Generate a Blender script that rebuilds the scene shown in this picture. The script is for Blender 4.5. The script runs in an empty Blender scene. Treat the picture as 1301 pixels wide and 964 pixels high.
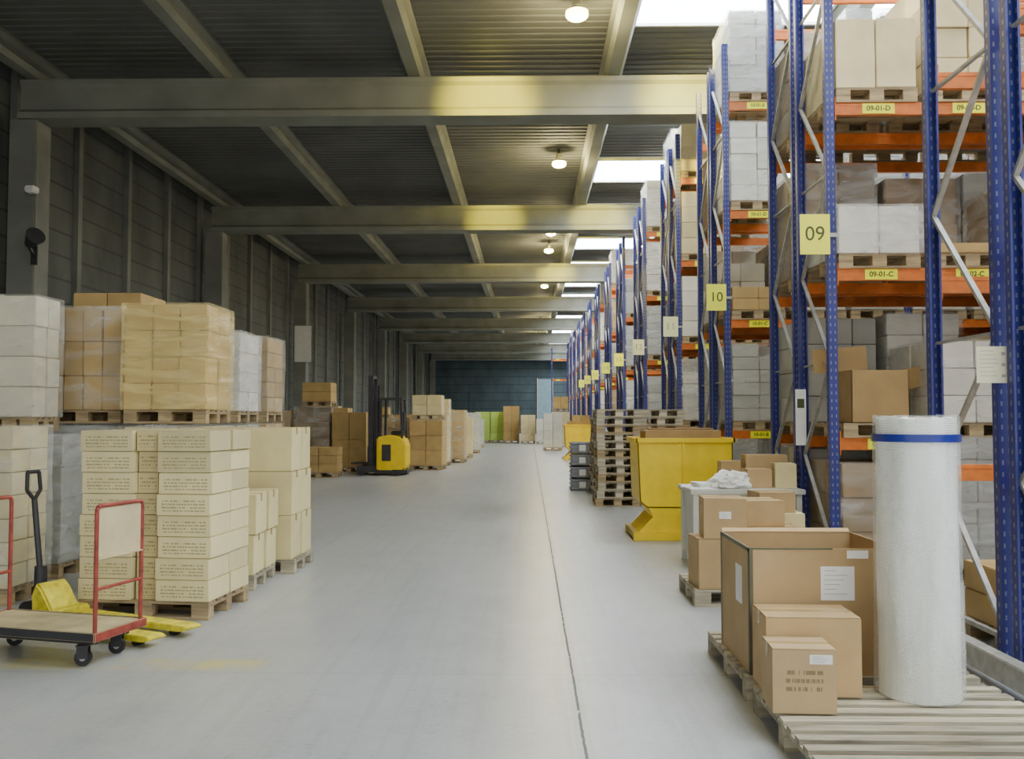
import bpy, bmesh, math, random
from mathutils import Vector, Matrix
from mathutils import noise as mn
random.seed(7)
R = math.radians
SC = bpy.context.scene
COL = SC.collection

# ------------------------------------------------------------------ materials
class NT:
    def __init__(s, m):
        s.t = m.node_tree; s.n = s.t.nodes; s.l = s.t.links
    def link(s, v, sock):
        if hasattr(v, 'is_linked') or hasattr(v, 'links'): s.l.new(v, sock)
        else: sock.default_value = v
    def m(s, op, a, b=0.0, c=None):
        nd = s.n.new('ShaderNodeMath'); nd.operation = op
        s.link(a, nd.inputs[0]); s.link(b, nd.inputs[1])
        if c is not None: s.link(c, nd.inputs[2])
        return nd.outputs[0]
    def coord(s, kind='Object', scale=(1, 1, 1)):
        tc = s.n.new('ShaderNodeTexCoord'); mp = s.n.new('ShaderNodeMapping')
        s.l.new(tc.outputs[kind], mp.inputs[0]); mp.inputs['Scale'].default_value = scale
        return mp.outputs[0]
    def xyz(s, v):
        nd = s.n.new('ShaderNodeSeparateXYZ'); s.l.new(v, nd.inputs[0]); return nd.outputs
    def noise(s, v, scale=5, detail=3, rough=.5, dist=0.):
        nd = s.n.new('ShaderNodeTexNoise'); s.l.new(v, nd.inputs['Vector'])
        nd.inputs['Scale'].default_value = scale; nd.inputs['Detail'].default_value = detail
        nd.inputs['Roughness'].default_value = rough; nd.inputs['Distortion'].default_value = dist
        return nd.outputs[0]
    def ramp(s, f, stops):
        nd = s.n.new('ShaderNodeValToRGB'); s.l.new(f, nd.inputs[0])
        e = nd.color_ramp.elements
        while len(e) < len(stops): e.new(.5)
        for i, (p, c) in enumerate(stops):
            e[i].position = p; e[i].color = (*c, 1) if len(c) == 3 else c
        return nd.outputs[0]
    def mix(s, f, a, b, mode='MIX'):
        nd = s.n.new('ShaderNodeMix'); nd.data_type = 'RGBA'; nd.blend_type = mode
        s.link(f, nd.inputs[0])
        for v, i in ((a, 6), (b, 7)):
            if isinstance(v, tuple): nd.inputs[i].default_value = (*v[:3], 1)
            else: s.l.new(v, nd.inputs[i])
        return nd.outputs[2]
    def bump(s, h, strength=.3, dist=.01):
        nd = s.n.new('ShaderNodeBump'); s.l.new(h, nd.inputs['Height'])
        nd.inputs['Strength'].default_value = strength; nd.inputs['Distance'].default_value = dist
        return nd.outputs[0]

def base(name):
    m = bpy.data.materials.new(name); m.use_nodes = True
    return m, NT(m), m.node_tree.nodes['Principled BSDF']

def simple(name, c, rough=.6, metal=0., var=.15, nscale=6., bump=.1, bscale=60, obj_var=0., island=0., spec=.5):
    m, t, b = base(name)
    v = t.coord('Object')
    n = t.noise(v, nscale, 4)
    col = t.ramp(n, [(.3, tuple(x*(1-var) for x in c)), (.7, tuple(min(1, x*(1+var)) for x in c))])
    if island:
        g = t.n.new('ShaderNodeNewGeometry')
        f = t.m('MULTIPLY_ADD', g.outputs['Random Per Island'], island, 1-island*.6)
        cm = t.n.new('ShaderNodeCombineColor')
        for i in range(3): t.l.new(f, cm.inputs[i])
        col = t.mix(1., col, cm.outputs[0], 'MULTIPLY')
    if obj_var:
        g = t.n.new('ShaderNodeObjectInfo')
        f = t.m('MULTIPLY_ADD', g.outputs['Random'], obj_var, 1-obj_var*.6)
        cm = t.n.new('ShaderNodeCombineColor')
        for i in range(3): t.l.new(f, cm.inputs[i])
        col = t.mix(1., col, cm.outputs[0], 'MULTIPLY')
    t.l.new(col, b.inputs['Base Color'])
    b.inputs['Roughness'].default_value = rough; b.inputs['Metallic'].default_value = metal
    b.inputs['Specular IOR Level'].default_value = spec
    if bump: t.l.new(t.bump(t.noise(v, bscale, 2), bump, .004), b.inputs['Normal'])
    return m

def emis(name, c, s):
    m, t, b = base(name)
    b.inputs['Base Color'].default_value = (*c, 1)
    b.inputs['Emission Color'].default_value = (*c, 1); b.inputs['Emission Strength'].default_value = s
    return m

def printed(name, c, ink, hw, zc, hh, pitch, obj_var=.2):
    m, t, b = base(name)
    v = t.coord('Object'); x, y, z = t.xyz(v)
    n = t.noise(v, 4, 4)
    col = t.ramp(n, [(.3, tuple(k*.86 for k in c)), (.7, c)])
    oi = t.n.new('ShaderNodeObjectInfo')
    f = t.m('MULTIPLY_ADD', oi.outputs['Random'], obj_var, 1-obj_var*.6)
    cm = t.n.new('ShaderNodeCombineColor')
    for i in range(3): t.l.new(f, cm.inputs[i])
    col = t.mix(1., col, cm.outputs[0], 'MULTIPLY')
    zl = t.m('DIVIDE', t.m('SUBTRACT', z, zc), pitch)
    band = t.m('LESS_THAN', t.m('FRACT', zl), .5)
    row = t.m('FLOOR', zl)
    cx = t.n.new('ShaderNodeCombineXYZ'); t.l.new(t.m('MULTIPLY', x, 70), cx.inputs[0]); t.l.new(t.m('MULTIPLY', row, 3.7), cx.inputs[1])
    w = t.m('GREATER_THAN', t.noise(cx.outputs[0], 1.2, 1), .46)
    mx = t.m('LESS_THAN', t.m('ABSOLUTE', x), hw); mz = t.m('LESS_THAN', t.m('ABSOLUTE', t.m('SUBTRACT', z, zc)), hh)
    k = t.m('MULTIPLY', t.m('MULTIPLY', band, w), t.m('MULTIPLY', mx, mz))
    col = t.mix(t.m('MULTIPLY', k, .7), col, ink)
    t.l.new(col, b.inputs['Base Color']); b.inputs['Roughness'].default_value = .7
    t.l.new(t.bump(t.noise(v, 40, 2), .1, .004), b.inputs['Normal'])
    return m

def wrapmat(name, tint=(.9, .92, .9), lo=.12, hi=.6, rough=.2, bs=.3, scale=(2, 2, 5), p0=.35, p1=.75):
    m, t, b = base(name)
    mp = t.coord('Object', scale)
    mp.node.inputs['Rotation'].default_value = (R(10), R(12), 0)
    n = t.noise(mp, 1.5, 3, .5, .5)
    b.inputs['Base Color'].default_value = (*tint, 1); b.inputs['Roughness'].default_value = rough
    b.inputs['Coat Weight'].default_value = .8; b.inputs['Coat Roughness'].default_value = .06
    t.l.new(t.bump(n, bs, .04), b.inputs['Normal']); t.l.new(t.bump(n, bs*1.5, .06), b.inputs['Coat Normal'])
    tr = t.n.new('ShaderNodeBsdfTransparent'); mx = t.n.new('ShaderNodeMixShader')
    f = t.ramp(n, [(p0, (lo,)*3), (p1, (hi,)*3)])
    t.l.new(f, mx.inputs[0]); t.l.new(tr.outputs[0], mx.inputs[1]); t.l.new(b.outputs[0], mx.inputs[2])
    t.l.new(mx.outputs[0], t.n['Material Output'].inputs[0])
    return m

def floor_mat():
    m, t, b = base('polished_concrete')
    v = t.coord('Object'); x, y, z = t.xyz(v)
    n1 = t.noise(v, .35, 5, .6, .3); n2 = t.noise(v, 2.2, 9, .75, .4); n3 = t.noise(t.coord('Object', (1, .16, 1)), 1.8, 6, .65)
    n4 = t.noise(v, 26, 6, .75)
    a = t.m('ADD', t.m('ADD', t.m('MULTIPLY', n1, .3), t.m('MULTIPLY', n4, .2)), t.m('ADD', t.m('MULTIPLY', n2, .25), t.m('MULTIPLY', n3, .25)))
    col = t.ramp(a, [(.38, (.30, .31, .31)), (.5, (.40, .41, .41)), (.62, (.475, .485, .485))])
    wob = t.m('ADD', t.m('MULTIPLY', t.m('SUBTRACT', t.noise(v, 2., 3), .5), .018), t.m('MULTIPLY', t.m('SUBTRACT', t.noise(v, 18, 3), .5), .010))
    jx = t.m('ABSOLUTE', t.m('SUBTRACT', t.m('ADD', x, wob), .27))
    jm = t.m('LESS_THAN', jx, .0075)
    jn = t.m('GREATER_THAN', t.noise(v, 9, 3), .36)
    jh = t.m('LESS_THAN', jx, .04); col = t.mix(t.m('MULTIPLY', jh, .18), col, (.18, .18, .17))
    jf = t.m('MULTIPLY', jm, jn)
    col = t.mix(t.m('MULTIPLY', jf, .75), col, (.08, .08, .075))
    cy = t.m('ABSOLUTE', t.m('SUBTRACT', t.m('FRACT', t.m('DIVIDE', y, 5.1)), .12))
    col = t.mix(t.m('MULTIPLY', t.m('LESS_THAN', cy, .002), .2), col, (.12, .12, .11))
    sc2 = t.ramp(t.noise(t.coord('Object', (1, 1.4, 1)), 20, 6, .8, .4), [(.54, (0, 0, 0)), (.64, (1, 1, 1))])
    reg2 = t.ramp(t.noise(v, 2.6, 3), [(.50, (0, 0, 0)), (.6, (1, 1, 1))])
    reg3 = t.m('MULTIPLY', t.m('LESS_THAN', t.m('ABSOLUTE', t.m('ADD', x, .75)), .9), t.m('LESS_THAN', t.m('ABSOLUTE', t.m('SUBTRACT', y, 5.1)), 1.1))
    col = t.mix(t.m('MULTIPLY', t.m('MULTIPLY', sc2, t.m('MULTIPLY_ADD', reg3, .4, .12)), reg2), col, (.15, .15, .13))
    tk = t.ramp(t.noise(t.coord('Object', (9, .22, 1)), 1.3, 4), [(.54, (0, 0, 0)), (.62, (1, 1, 1))])
    col = t.mix(t.m('MULTIPLY', tk, .13), col, (.19, .19, .18))
    yn = t.ramp(t.noise(v, 2.6, 8, .8), [(.42, (0, 0, 0)), (.6, (1, 1, 1))])
    yy = t.m('MULTIPLY', t.m('LESS_THAN', t.m('ABSOLUTE', t.m('SUBTRACT', y, 5.9)), .12), t.m('MULTIPLY', t.m('GREATER_THAN', x, -3.5), t.m('LESS_THAN', x, -1.7)))
    col = t.mix(t.m('MULTIPLY', yy, t.m('MULTIPLY', yn, .65)), col, (.60, .50, .07))
    yt = t.m('MULTIPLY', t.m('LESS_THAN', x, -1.2), t.ramp(n2, [(.35, (0, 0, 0)), (.65, (1, 1, 1))]))
    col = t.mix(t.m('MULTIPLY', yt, .10), col, (.48, .42, .2))
    t.l.new(col, b.inputs['Base Color'])
    r = t.m('MAXIMUM', t.m('MULTIPLY_ADD', n1, .16, .25), t.m('MULTIPLY', jf, .9)); t.l.new(r, b.inputs['Roughness'])
    b.inputs['Specular IOR Level'].default_value = .5
    return m

def upright_mat():
    m, t, b = base('blue_perforated_steel')
    v = t.coord('Object'); x, y, z = t.xyz(v)
    fz = t.m('LESS_THAN', t.m('ABSOLUTE', t.m('SUBTRACT', t.m('FRACT', t.m('DIVIDE', z, .075)), .5)), .2)
    fx = t.m('LESS_THAN', t.m('ABSOLUTE', t.m('SUBTRACT', t.m('ABSOLUTE', x), .022)), .006)
    fy = t.m('LESS_THAN', t.m('ABSOLUTE', y), .008)
    hole = t.m('MULTIPLY', fz, t.m('MAXIMUM', fx, fy))
    col = t.mix(hole, (.026, .034, .20), (.18, .20, .30))
    col = t.mix(t.m('MULTIPLY', t.m('GREATER_THAN', t.noise(v, 14, 4), .66), .5), col, (.06, .06, .12))
    t.l.new(col, b.inputs['Base Color']); b.inputs['Roughness'].default_value = .4
    return m

def wood(name, c, axis=(1, 12, 12)):
    m, t, b = base(name)
    v = t.coord('Object', axis); n = t.noise(v, 2.2, 5, .65, .5)
    col = t.ramp(n, [(.3, tuple(k*.45 for k in c)), (.55, c), (.75, tuple(min(1, k*1.25) for k in c))])
    g = t.n.new('ShaderNodeNewGeometry'); f = t.m('MULTIPLY_ADD', g.outputs['Random Per Island'], .5, .65)
    cm = t.n.new('ShaderNodeCombineColor')
    for i in range(3): t.l.new(f, cm.inputs[i])
    t.l.new(t.mix(1., col, cm.outputs[0], 'MULTIPLY'), b.inputs['Base Color']); b.inputs['Roughness'].default_value = .8
    t.l.new(t.bump(n, .3, .004), b.inputs['Normal'])
    return m

def wall_mat(name, c, pitch=.5):
    m, t, b = base(name)
    v = t.coord('Object'); x, y, z = t.xyz(v)
    n = t.noise(t.coord('Object', (1, 1, .5)), .9, 5, .6)
    col = t.ramp(n, [(.3, tuple(k*.7 for k in c)), (.7, tuple(k*1.2 for k in c))])
    fr = t.m('FRACT', t.m('DIVIDE', z, pitch))
    ln = t.m('LESS_THAN', fr, .1)
    col = t.mix(t.m('MULTIPLY', ln, .5), col, tuple(k*.3 for k in c))
    t.l.new(col, b.inputs['Base Color']); b.inputs['Roughness'].default_value = .85
    t.l.new(t.bump(t.m('SUBTRACT', 1., ln), .6, .02), b.inputs['Normal'])
    return m

def bubble_mat():
    m, t, b = base('bubble_film')
    n = t.noise(t.coord('Object', (4, 4, .6)), 2, 3, .5, .4)
    col = t.ramp(n, [(.35, (.70, .73, .66)), (.52, (.84, .86, .80)), (.68, (.95, .96, .92))])
    t.l.new(col, b.inputs['Base Color'])
    b.inputs['Roughness'].default_value = .3; b.inputs['Subsurface Weight'].default_value = .8
    b.inputs['Subsurface Radius'].default_value = (.1, .1, .1); b.inputs['Coat Weight'].default_value = .3
    return m
def bubble_skin():
    m, t, b = base('outer_bubble_film')
    v = t.coord('Object')
    x, y, z = t.xyz(v)
    an = t.m('MULTIPLY', t.m('ARCTAN2', y, x), .212)
    u = t.m('DIVIDE', an, .012); w = t.m('DIVIDE', z, .012)
    par = t.m('MULTIPLY', t.m('MODULO', t.m('FLOOR', w), 2.), .5)
    du = t.m('SUBTRACT', t.m('FRACT', t.m('ADD', t.m('ADD', u, 200.), par)), .5); dw = t.m('SUBTRACT', t.m('FRACT', w), .5)
    d = t.m('SQRT', t.m('ADD', t.m('MULTIPLY', du, du), t.m('MULTIPLY', dw, dw)))
    dome = t.m('MAXIMUM', t.m('SUBTRACT', .42, d), 0.)
    n = t.noise(t.coord('Object', (3, 3, .9)), 2, 3, .5, .6)
    b.inputs['Base Color'].default_value = (.97, .98, .96, 1); b.inputs['Roughness'].default_value = .16
    t.l.new(t.bump(dome, .25, .006), b.inputs['Normal'])
    tr = t.n.new('ShaderNodeBsdfTransparent'); mx = t.n.new('ShaderNodeMixShader')
    f = t.m('ADD', t.ramp(n, [(.35, (.08,)*3), (.7, (.35,)*3)]), t.m('MULTIPLY', t.m('GREATER_THAN', dome, .02), .1))
    t.l.new(f, mx.inputs[0]); t.l.new(tr.outputs[0], mx.inputs[1]); t.l.new(b.outputs[0], mx.inputs[2])
    t.l.new(mx.outputs[0], t.n['Material Output'].inputs[0])
    return m

MT = dict(
    floor=floor_mat(), wall=wall_mat('ribbed_concrete_panel', (.13, .14, .13)),
    backwall=wall_mat('haze_lightened_cladding', (.085, .12, .135), .8),  # cladding colour lightened to stand in for haze at the far end
    ceil=simple('corrugated_roof_sheet', (.125, .13, .12), .75, 0, .2, .6, 0),
    conc=simple('cast_concrete', (.235, .245, .205), .8, 0, .15, 1.2, .2, 12),
    conc_d=simple('grey_concrete', (.22, .225, .20), .85, 0, .2, 1.2, .2, 12),
    sky=emis('daylight_panel', (.84, .92, 1.), 18.), frame=simple('aluminium_frame', (.5, .52, .52), .4, .6),
    bulb=emis('lamp_glow', (1., .82, .34), 24.), alu=simple('lamp_aluminium', (.6, .6, .56), .35, .7),
    blue=upright_mat(), bluep=simple('blue_plate', (.026, .034, .20), .4),
    orange=simple('orange_enamel', (.66, .17, .02), .45, 0, .2, 8, .05),
    galv=simple('galvanised_steel', (.40, .40, .37), .45, .4, .2, 14),
    sign=simple('lemon_yellow_card', (.98, 1., .08), .5, 0, .02), signw=simple('faded_yellow_card', (.90, .92, .50), .5, 0, .03),
    lab=simple('yellow_label', (.97, 1., .01), .5, 0, .02),
    ink=simple('printed_ink', (.07, .09, .03), .6, 0, .05, bump=0), inkl=simple('faint_grey_print', (.40, .39, .33), .6, 0, .05, bump=0), white=simple('white_paper', (.82, .82, .78), .6, 0, .05),
    cpaper=simple('cream_paper', (.78, .74, .52), .6, 0, .05),
    wood=wood('pallet_wood', (.44, .33, .18)), woodl=wood('weathered_pallet_wood', (.47, .42, .30)), woodg=wood('pale_grey_pallet_wood', (.56, .49, .36)),
    ply=simple('worn_plywood', (.58, .48, .26), .6, 0, .25, 5), panel=simple('beige_board', (.62, .52, .30), .6, 0, .15, 5),
    kraft=simple('kraft_carton', (.50, .34, .16), .75, 0, .1, 4, .1, 40, .2),
    kraftd=simple('brown_carton', (.38, .25, .10), .75, 0, .12, 4, .1, 40, .2),
    kraft_i=simple('kraft_cartons', (.50, .34, .13), .75, 0, .1, 4, .1, 40, .15, .25),
    dark_i=simple('dark_brown_cartons', (.28, .19, .09), .75, 0, .1, 4, .1, 40, .2, .35),
    cream_i=simple('cream_cartons', (.70, .60, .34), .75, 0, .08, 4, .1, 40, .15, .2),
    white_i=simple('white_cartons', (.72, .70, .60), .7, 0, .06, 4, .1, 40, .15, .2),
    beige_i=simple('pale_beige_cartons', (.68, .63, .47), .7, 0, .06, 4, .1, 40, .15, .2),
    grey_i=simple('grey_cartons', (.42, .42, .36), .7, 0, .08, 4, .1, 40, .2, .25),
    green_i=simple('lime_green_cartons', (.55, .78, .16), .7, 0, .06, 4, .1, 40, .1, .15),
    cream=simple('cream_carton', (.74, .64, .33), .75, 0, .08, 4, .1, 40, .15),
    cprint=printed('printed_cream_carton', (.76, .66, .36), (.26, .21, .09), .18, .08, .05, .026, .3),
    cprint2=printed('printed_carton_end', (.66, .55, .27), (.22, .17, .07), .07, .08, .05, .03, .3),
    kprint=printed('printed_kraft_carton', (.52, .37, .19), (.14, .10, .05), .09, .15, .06, .04, 0),
    tape=simple('brown_tape', (.42, .29, .12), .25, 0, .05, 5, 0), dtape=simple('dark_green_tape', (.11, .10, .05), .5, 0, .2, 9, 0),
    wrap=wrapmat('stretch_film', (.9, .92, .88), .05, .38, .2, .3), wrapw=wrapmat('milky_stretch_film', (.82, .84, .83), .18, .55, .2, .4),
    wrapy=wrapmat('gold_highlight_film', (1., .84, .36), .22, .5, .07, .9, (1.2, 1.2, 6), .40, .68),  # gold tint puts yellow highlights into the film colour
    yellow=simple('yellow_paint', (.88, .62, .005), .38, 0, .08, 5, .05), yel2=simple('worn_yellow_paint', (.78, .66, .04), .45, 0, .3, 14, .1),
    black=simple('black_rubber', (.02, .02, .02), .6, 0, .2), dsteel=simple('dark_steel', (.045, .045, .05), .45, .3, .2),
    red=simple('worn_red_paint', (.30, .05, .035), .5, 0, .35, 14), bubble=bubble_mat(), skin=bubble_skin(),
    btape=simple('blue_tape', (.015, .03, .26), .3, 0, .05), card=simple('cardboard_core', (.45, .33, .19), .8),
    bench=simple('bench_laminate', (.60, .60, .53), .5, 0, .06), crate=simple('grey_plastic', (.30, .32, .35), .5, 0, .1),
    teal=simple('pale_grey_blue_door', (.26, .38, .42), .6),
)

# ------------------------------------------------------------------ mesh helper
class MB:
    def __init__(s): s.v = []; s.f = []; s.mi = []; s.mats = []
    def _m(s, m):
        if m not in s.mats: s.mats.append(m)
        return s.mats.index(m)
    def box(s, x0, x1, y0, y1, z0, z1, m=None, M=None):
        n = len(s.v)
        c = [(x0, y0, z0), (x1, y0, z0), (x1, y1, z0), (x0, y1, z0), (x0, y0, z1), (x1, y0, z1), (x1, y1, z1), (x0, y1, z1)]
        if M is not None: c = [tuple(M @ Vector(p)) for p in c]
        s.v += c
        k = s._m(m)
        for q in ((0, 3, 2, 1), (4, 5, 6, 7), (0, 1, 5, 4), (1, 2, 6, 5), (2, 3, 7, 6), (3, 0, 4, 7)):
            s.f.append([n+i for i in q]); s.mi.append(k)
        return s
    def bar(s, a, b, w, h, m=None):
        a = Vector(a); b = Vector(b); d = b-a; L = d.length
        M = Matrix.Translation(a) @ d.to_track_quat('Z', 'Y').to_matrix().to_4x4()
        return s.box(-w/2, w/2, -h/2, h/2, 0, L, m, M)
    def tube(s, pts, r, m=None, seg=10):
        for a, b in zip(pts[:-1], pts[1:]):
            s.cyl(a, b, r, r, m, seg)
        return s
    def cyl(s, a, b, r0, r1, m=None, seg=20, caps=True):
        a = Vector(a); b = Vector(b); d = b-a
        q = d.to_track_quat('Z', 'Y').to_matrix(); n = len(s.v); k = s._m(m)
        for (p, r) in ((a, r0), (b, r1)):
            for i in range(seg):
                an = 2*math.pi*i/seg; s.v.append(tuple(p+q @ Vector((r*math.cos(an), r*math.sin(an), 0))))
        for i in range(seg):
            j = (i+1) % seg; s.f.append([n+i, n+j, n+seg+j, n+seg+i]); s.mi.append(k)
        if caps:
            s.f.append([n+i for i in range(seg)][::-1]); s.mi.append(k)
            s.f.append([n+seg+i for i in range(seg)]); s.mi.append(k)
        return s
    def prism(s, prof, y0, y1, m=None):
        n = len(s.v); k = s._m(m); L = len(prof)
        s.v += [(x, y0, z) for x, z in prof]+[(x, y1, z) for x, z in prof]
        for i in range(L):
            j = (i+1) % L; s.f.append([n+i, n+j, n+L+j, n+L+i]); s.mi.append(k)
        s.f.append([n+i for i in range(L)][::-1]); s.mi.append(k)
        s.f.append([n+L+i for i in range(L)]); s.mi.append(k)
        return s
    def mesh(s, name, bevel=0., smooth=False):
        me = bpy.data.meshes.new(name); me.from_pydata(s.v, [], s.f)
        for m in s.mats:
            me.materials.append(m)
        me.polygons.foreach_set('material_index', s.mi)
        bm = bmesh.new(); bm.from_mesh(me)
        bmesh.ops.recalc_face_normals(bm, faces=bm.faces)
        if bevel: bmesh.ops.bevel(bm, geom=list(bm.edges), offset=bevel, segments=2, affect='EDGES', clamp_overlap=True)
        if smooth:
            for f in bm.faces: f.smooth = True
        bm.to_mesh(me); bm.free()
        if smooth: me.set_sharp_from_angle(angle=R(35))
        return me

def ob(name, me, loc=(0, 0, 0), rot=0., parent=None, label=None, cat=None, group=None, kind=None):
    o = bpy.data.objects.new(name, me); COL.objects.link(o)
    o.location = loc
    o.rotation_euler = rot if isinstance(rot, (tuple, list)) else (0, 0, rot)
    if parent: o.parent = parent
    if label: o['label'] = label
    if cat: o['category'] = cat
    if group: o['group'] = group
    if kind: o['kind'] = kind
    return o

def empty(name, loc, label, cat, rot=0., group=None):
    o = ob(name, None, loc, rot, None, label, cat, group); o.empty_display_size = .2
    return o

def text_mesh(body, size, mat, bold=0.):
    cu = bpy.data.curves.new('lettering', 'FONT'); cu.body = body; cu.size = size
    cu.align_x = 'CENTER'; cu.align_y = 'CENTER'; cu.extrude = .0015; cu.offset = bold
    o = bpy.data.objects.new('tmp', cu); COL.objects.link(o)
    dg = bpy.context.evaluated_depsgraph_get(); me = bpy.data.meshes.new_from_object(o.evaluated_get(dg))
    bpy.data.objects.remove(o); me.materials.clear(); me.materials.append(mat)
    return me

# ------------------------------------------------------------------ camera
cam = bpy.data.cameras.new('camera'); co = bpy.data.objects.new('camera', cam); COL.objects.link(co)
cam.sensor_width = 36; cam.lens = 36*1150/1301; cam.clip_end = 300
co.location = (0, 0, 1.6); co.rotation_euler = (R(90+2.39), 0, R(1.07)); SC.camera = co

# ------------------------------------------------------------------ shell
YB = 90.; XL = -9.95; XR = 13.; ZC = 8.3; ZB = 7.15
m = MB(); m.box(XL-.3, XR+.3, -6, YB+.3, -.2, 0, MT['floor']); ob('floor', m.mesh('floor'), kind='structure')
m = MB(); m.box(XL-.3, XL, -6, YB, 0, ZC, MT['wall'])
y = -5.
while y < YB-1:
    m.box(XL, XL+.12, y-.09, y+.09, 0, ZC-.02, MT['conc_d']); y += 2.45
ob('wall_left', m.mesh('wall'), kind='structure')
m = MB(); m.box(XR, XR+.3, -6, YB, 0, ZC, MT['wall']); ob('wall_right', m.mesh('wall'), kind='structure')
m = MB(); m.box(XL-.3, XR+.3, YB, YB+.3, 0, ZC, MT['backwall'])
for i in range(12):
    m.box(XL+i*2, XL+i*2+.15, YB-.06, YB, 0, ZC-.02, MT['backwall'])
ob('wall_back', m.mesh('wall'), kind='structure')
m = MB(); m.box(.9, 2.3, YB-.12, YB-.06, 0, 5.4, MT['teal']); m.box(.8, .9, YB-.14, YB-.06, 0, 5.5, MT['frame']); m.box(2.3, 2.4, YB-.14, YB-.06, 0, 5.5, MT['frame'])
ob('door_1', m.mesh('door'), kind='structure')
y = -6.
V = []; F = []
while y < YB+.3:
    for dy, z in ((0, ZC), (.1, ZC), (.12, ZC+.02), (.22, ZC+.02)):
        V += [(XL-.3, y+dy, z), (XR+.3, y+dy, z)]
    y += .24
for i in range(len(V)//2-1): F.append([2*i, 2*i+1, 2*i+3, 2*i+2])
nb = len(V)
V += [(XL-.3, -6, ZC+.3), (XR+.3, -6, ZC+.3), (XR+.3, y, ZC+.3), (XL-.3, y, ZC+.3)]; F.append([nb, nb+1, nb+2, nb+3])
me = bpy.data.meshes.new('ceiling'); me.from_pydata(V, [], F); me.materials.append(MT['ceil'])
ob('ceiling', me, kind='structure')
m = MB(); m.box(-1.55, 1.55, -1.05, 1.05, -.03, -.01, MT['sky'])
for a in ((-1.6, -1.55, -1.1, 1.1), (1.55, 1.6, -1.1, 1.1), (-1.6, 1.6, -1.1, -1.05), (-1.6, 1.6, 1.05, 1.1)):
    m.box(a[0], a[1], a[2], a[3], -.08, 0, MT['frame'])
skm = m.mesh('skylight'); k = 1
for cx in (3.36, 7.1):
    for i in range(-1, 17):
        yy = 14.05+5.1*(i-2)
        if yy > 86: break
        ob('window_%d' % k, skm, (cx, yy, ZC), kind='structure'); k += 1
BY = [16.7+10.2*i for i in range(-1, 8)]
pb = [(-.28, 0), (.28, 0), (.28, .12), (.16, .2), (.16, .6), (.22, .66), (.22, .75), (-.22, .75), (-.22, .66), (-.16, .6), (-.16, .2), (-.28, .12)]
mb = MB(); mb.prism(pb, -9.5, XR, MT['conc'])
mb.v = [(v[1], v[0], v[2]) for v in mb.v]
bme = mb.mesh('roof_beam')
m = MB(); m.box(-.26, .26, -.26, .26, 0, ZB-.01, MT['conc_d']); m.box(-.3, .3, -.3, .3, 0, .25, MT['conc_d'])
cme = m.mesh('column', .02)
for by in BY:
    ob('roof_beam', bme, (0, by, ZB), label='wide grey concrete beam spanning the warehouse under the roof', cat='beam', group='concrete roof beams')
    ob('concrete_column', cme, (-9.4, by, 0), label='square grey concrete column against the ribbed wall', cat='column', group='concrete columns')
m = MB(); pp = [(-.1, 0), (.1, 0), (.16, .1), (.1, .16), (.1, .26), (.19, .32), (.19, .38), (-.19, .38), (-.19, .32), (-.1, .26), (-.1, .16), (-.16, .1)]
m.prism([(x*1.1, z) for x, z in pp], -6, YB, MT['conc']); pme = m.mesh('purlin')
for px in (-9.25, -5.75, -2.12, 1.57, 5.2, 8.9, 12.4):
    ob('roof_purlin', pme, (px, 0, 7.91), label='long pale concrete purlin running under the corrugated roof', cat='purlin', group='roof purlins')

# ------------------------------------------------------------------ lamps
m = MB(); m.cyl((0, 0, .06), (0, 0, .2), .08, .08, MT['alu']); m.cyl((0, 0, -.0), (0, 0, .07), .18, .09, MT['alu'], 24, False); lr = m.mesh('reflector', 0, True)
bm = bmesh.new(); bmesh.ops.create_uvsphere(bm, u_segments=24, v_segments=12, radius=.18)
for v in bm.verts: v.co.z = v.co.z*.5-.05
for f in bm.faces: f.smooth = True
lb = bpy.data.meshes.new('bulb'); bm.to_mesh(lb); bm.free(); lb.materials.append(MT['bulb'])
m = MB(); m.cyl((0, 0, .2), (0, 0, .33), .03, .03, MT['dsteel'], 8); lc = m.mesh('cable')
pl = bpy.data.lights.new('lamp_light', 'POINT'); pl.energy = 220; pl.color = (1, .82, .38); pl.shadow_soft_size = .1
for (yy) in (4.5, 14., 22.4, 30.9, 34.2, 43.5, 52, 60, 70, 80):
    e = empty('high_bay_lamp', (.76, yy, 7.97), 'round glowing warehouse lamp fixed under the roof', 'ceiling lamp', group='high bay lamps')
    ob('lamp_shade', lr, parent=e); ob('bulb', lb, parent=e); ob('cable', lc, parent=e)
    o = bpy.data.objects.new('lamp_light', pl); COL.objects.link(o); o.parent = e; o.location = (0, 0, -.28)
sp = bpy.data.lights.new('added_spot_light', 'SPOT'); sp.energy = 3600; sp.color = (1, .80, .04); sp.spot_size = R(35); sp.spot_blend = 1.; sp.shadow_soft_size = .12  # added yellow spots, placed only to throw glow pools on the roof beams
sp2 = bpy.data.lights.new('added_spot_light', 'SPOT'); sp2.energy = 9000; sp2.color = (1, .80, .04); sp2.spot_size = R(15); sp2.spot_blend = 1.; sp2.shadow_soft_size = .12
m = MB(); m.cyl((0, 0, 0), (0, 0, .2), .11, .06, MT['dsteel'], 20); m.cyl((0, 0, -.003), (0, 0, .0), .1, .1, MT['bulb'], 20); m.box(-.02, .02, -.02, .02, .2, .3, MT['dsteel']); sfm = m.mesh('spotlight', 0, True)
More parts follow.
